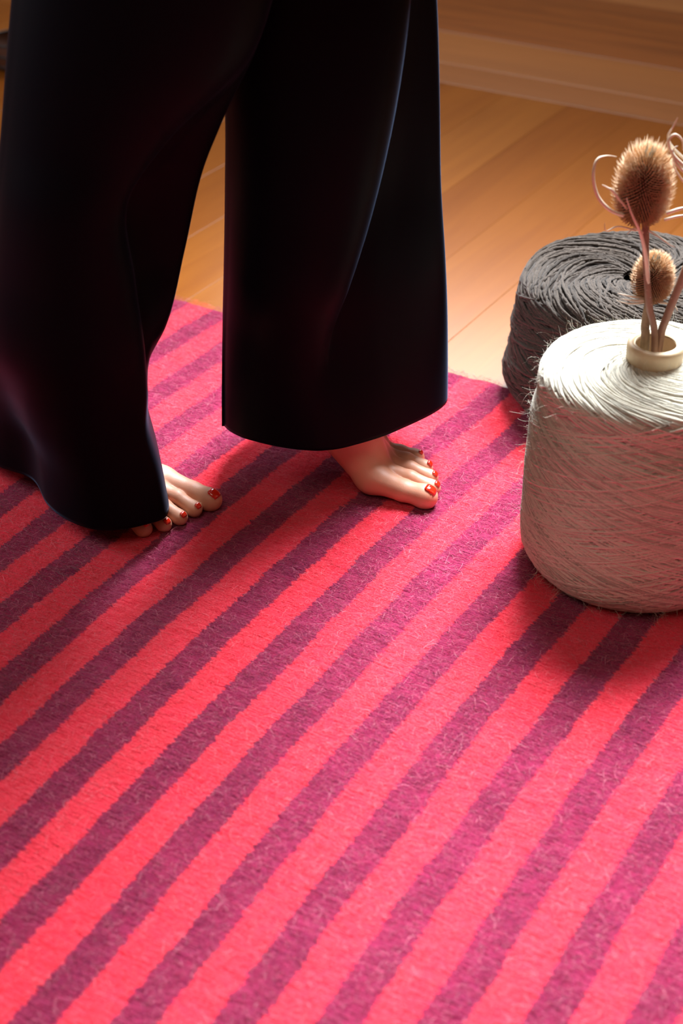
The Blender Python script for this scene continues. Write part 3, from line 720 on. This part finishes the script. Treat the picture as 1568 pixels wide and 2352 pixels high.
def teasel(loc, label, stem, stem_r, stem_mat, head_c, head_r, head_h, axis_v, nb, blen, bracts, group, crown_tip=True):
    """stem: world points from the tube upwards; head_c: world centre of the head"""
    t = empty('teasel', loc); tag(t, label, 'dried flower', group); L0 = np.array(loc)
    st_o, line = tube_mesh([np.array(p)-L0 for p in stem], stem_r, stem_mat, 'stem', t, 12)
    if head_c is not None:
        az_ = Vector(axis_v).normalized(); Mx = np.array(az_.to_track_quat('Z', 'Y').to_matrix())
        hc = np.array(head_c)-L0
        # core
        u = np.linspace(0, np.pi, 18); v = np.linspace(0, 2*np.pi, 28, endpoint=False)
        U, Vv = np.meshgrid(u, v, indexing='ij')
        prf = np.sin(U)**.85*(1-.16*np.cos(U))
        P = np.stack([head_r*prf*np.cos(Vv), head_r*prf*np.sin(Vv), head_h*np.cos(U)], -1)@Mx.T + hc
        I = np.arange(18*28).reshape(18, 28); Fq = np.stack([I[:-1], I[1:], np.roll(I[1:], -1, 1), np.roll(I[:-1], -1, 1)], -1).reshape(-1, 4)
        link('seed_head', mesh_np('seed_head', P.reshape(-1, 3), Fq), M_core, t)
        # bristles: slender curved cones laid out on a spiral
        i = np.arange(nb)+.5; U = np.arccos(1-2*i/nb*.97); Vv = i*2.399963
        prf = np.sin(U)**.85*(1-.16*np.cos(U))
        base = np.stack([head_r*prf*np.cos(Vv), head_r*prf*np.sin(Vv), head_h*np.cos(U)], -1)
        out_ = np.stack([np.sin(U)*np.cos(Vv), np.sin(U)*np.sin(Vv), np.cos(U)*.6], -1); out_ /= np.linalg.norm(out_, axis=1, keepdims=True)
        up = np.array([0, 0, 1.])
        d1 = out_*.90+up*.30; d2 = out_*.60+up*.75
        ln = blen*rng.uniform(.75, 1.15, nb)*np.where(U < .5, .75, 1)
        p0 = base-out_*.0008; p1 = base+d1*ln[:,None]*.5; p2 = p1+d2*ln[:,None]*.5 + rng.normal(0, .0006, (nb, 3))
        sd = np.cross(d1, rng.normal(size=(nb, 3))); sd /= np.linalg.norm(sd, axis=1, keepdims=True); s2 = np.cross(d1, sd); s2 /= np.linalg.norm(s2, axis=1, keepdims=True)
        w0 = .00062; vv = []
        for c_, w_ in ((p0, w0), (p1, w0*.75)):
            for a in range(3): vv.append(c_+w_*(sd*math.cos(a*2.094)+s2*math.sin(a*2.094)))
        vv.append(p2); vv = (np.stack(vv, 1)@Mx.T + hc).reshape(-1, 3)
        b0 = np.arange(nb)[:,None]*7
        tri = []
        for a in range(3):
            b = (a+1) % 3; tri += [[a, b, b+3], [a, b+3, a+3], [a+3, b+3, 6]]
        Fq = (b0[:,None]+np.array(tri)[None]).reshape(-1, 3)
        o = link('bristles', mesh_np('bristles', vv, Fq), M_brist, t); o['kind'] = 'stuff'
    if crown_tip:
        for q in range(9):
            a = q*.9; e = .25+.12*(q % 3); r_ = head_h
            p0 = np.array([math.sin(e)*math.cos(a)*head_r*.5, math.sin(e)*math.sin(a)*head_r*.5, r_*.97]); d = np.array([math.sin(e)*math.cos(a)*.5, math.sin(e)*math.sin(a)*.5, 1])
            tube_mesh([Mx@(p0)+hc, Mx@(p0+d*blen*.35)+hc, Mx@(p0+d*blen*.7)+hc], [.0010, .0009, .0003], M_tipd, 'crown_tip', t, 5, 2)
    for pts, w0 in bracts:
        P = [np.array(p)-L0 for p in pts]; n = len(P)
        strap(P, [w0*(1-.8*(i/(n-1))**1.5) for i in range(n)], M_bract, 'bract', t)
    # prickles along the stem
    k = rng.integers(len(line)//3, len(line)-1, 26)
    V = []; Fq = []
    for q in k:
        a = rng.uniform(0, 6.28); d = np.array([math.cos(a), math.sin(a), .35]); p = line[q]; r = stem_r[1]
        s_ = np.cross(d, [0, 0, 1]); s_ /= np.linalg.norm(s_); b = len(V)
        V += [p+d*r*.7+s_*.0005, p+d*r*.7-s_*.0005, p+d*r*.7+np.array([0, 0, .0009]), p+d*(r+.0016)]
        Fq += [(b, b+1, b+3), (b+1, b+2, b+3), (b+2, b, b+3)]
    o = link('prickles', mesh_np('prickles', V, Fq), M_bract, t); o['kind'] = 'stuff'
    return t
def W(px, row, Y): z = zrow(row, Y); return (Xp(px, Y, z), Y, z)
Yt = cy                                        # the plane through the tube
zt = RT+.12
inside = (cx+.000, cy-.004, zt)
# tall teasel: head at (1475,430)
hA = W(1477, 432, Yt+.012)
teasel((cx+.004, cy, zt), 'tallest dried teasel in the cream cone, large pale bristly head and long curling bracts',
       [inside, W(1503, 800, Yt-.002), W(1490, 700, Yt), W(1483, 600, Yt+.003), W(1482, 515, Yt+.010)], [.0030, .0032, .0032, .0030, .0035], M_stem,
       hA, .0200, .038, (.0, -.30, 1), 1500, .0145,
       [([W(1432, 495, Yt+.0), W(1400, 482, Yt), W(1372, 450, Yt), W(1362, 405, Yt), W(1370, 368, Yt+.004), W(1392, 358, Yt+.01), W(1415, 360, Yt+.02)], .0018),
        ([W(1440, 480, Yt+.0), W(1408, 440, Yt-.002), W(1396, 432, Yt-.002), W(1382, 424, Yt-.002)], .0015),
        ([W(1487, 650, Yt-.000), W(1484, 600, Yt-.004), W(1472, 540, Yt-.018), W(1452, 495, Yt-.024), W(1438, 455, Yt-.026)], .0022),
        ([W(1530, 490, Yt), W(1560, 480, Yt), W(1600, 470, Yt+.005), W(1632, 430, Yt+.01)], .0017),
        ([W(1525, 505, Yt), W(1555, 497, Yt), W(1590, 492, Yt), W(1625, 480, Yt)], .0013),
        ([W(1475, 535, Yt), W(1455, 525, Yt-.01), W(1440, 538, Yt-.014)], .0013),
        ([W(1490, 530, Yt), W(1515, 545, Yt-.008), W(1535, 560, Yt-.012), W(1550, 568, Yt-.012)], .0012),
        ([W(1460, 530, Yt+.01), W(1420, 520, Yt+.01), W(1392, 530, Yt+.005), W(1388, 512, Yt+.005)], .0009)], None)
# small teasel low behind
hB = W(1499, 640, Yt+.022)
teasel((cx-.006, cy, zt), 'short dried teasel in the cream cone, small brown head behind the pink stem',
       [(cx-.008, cy, zt), W(1480, 800, Yt+.002), W(1481, 750, Yt+.008), W(1488, 705, Yt+.016), W(1494, 690, Yt+.020)], [.0040, .0042, .0040, .0038, .0040], M_stem2,
       hB, .0160, .0255, (-.05, -.35, 1), 1300, .0088,
       [([W(1478, 690, Yt+.012), W(1450, 690, Yt+.008), W(1425, 686, Yt+.006)], .0015), ([W(1478, 695, Yt+.012), W(1445, 697, Yt+.006), W(1415, 690, Yt+.004)], .0013),
        ([W(1480, 685, Yt+.014), W(1445, 680, Yt+.010), W(1418, 673, Yt+.008)], .0013), ([W(1515, 695, Yt+.014), W(1545, 700, Yt+.010), W(1556, 714, Yt+.008)], .0013)], None)
# third teasel leaning right, its head just beyond the frame
teasel((cx+.010, cy, zt), 'dried teasel leaning out of the frame to the right, curly pale bracts at its top',
       [(cx+.004, cy, zt), W(1512, 800, Yt+.002), W(1532, 725, Yt+.002), W(1566, 640, Yt+.004), W(1618, 500, Yt+.010), W(1640, 440, Yt+.012)], [.0036]*6, M_stem,
       W(1655, 385, Yt+.014), .019, .034, (.25, -.1, 1), 900, .011,
       [([W(1630, 430, Yt+.01), W(1560, 372, Yt), W(1540, 345, Yt), W(1535, 322, Yt), W(1550, 309, Yt), W(1566, 322, Yt), W(1568, 345, Yt)], .0018),
        ([W(1640, 440, Yt+.01), W(1585, 405, Yt), W(1552, 375, Yt-.002), W(1545, 345, Yt), W(1556, 335, Yt)], .0016),
        ([W(1645, 450, Yt+.01), W(1580, 425, Yt), W(1552, 392, Yt), W(1543, 366, Yt)], .0012),
        ([W(1640, 420, Yt+.01), W(1560, 355, Yt+.006), W(1534, 318, Yt+.004), W(1546, 290, Yt+.002), W(1556, 270, Yt)], .0013)], None)

# ------------------------------------------------------------------ dark round basket at the left edge
bx, by = Gp(52, 150, 0)
bk = empty('basket', (bx, by, 0)); tag(bk, 'dark brown round basket on the floor, half hidden behind the trousers at the left', 'basket')
lathe('basket_wall', [(.001,.004),(.052,.003),(.060,.010),(.065,.030),(.063,.054),(.061,.055),(.058,.035),(.040,.009),(.001,.006)], M_basket, bk)
for z, r in ((.055, .0620), (.034, .0650), (.012, .0605)):
    u = np.linspace(0, 2*np.pi, 64, endpoint=False); v = np.linspace(0, 2*np.pi, 8, endpoint=False); U, Vv = np.meshgrid(u, v, indexing='ij')
    P = np.stack([(r+.0025*np.cos(Vv))*np.cos(U), (r+.0025*np.cos(Vv))*np.sin(U), z+.0025*np.sin(Vv)], -1); I = np.arange(512).reshape(64, 8)
    link('basket_band', mesh_np('basket_band', P.reshape(-1, 3), np.stack([I, np.roll(I, -1, 0), np.roll(np.roll(I, -1, 0), -1, 1), np.roll(I, -1, 1)], -1).reshape(-1, 4)), M_black, bk)
print('objects', len(bpy.data.objects))
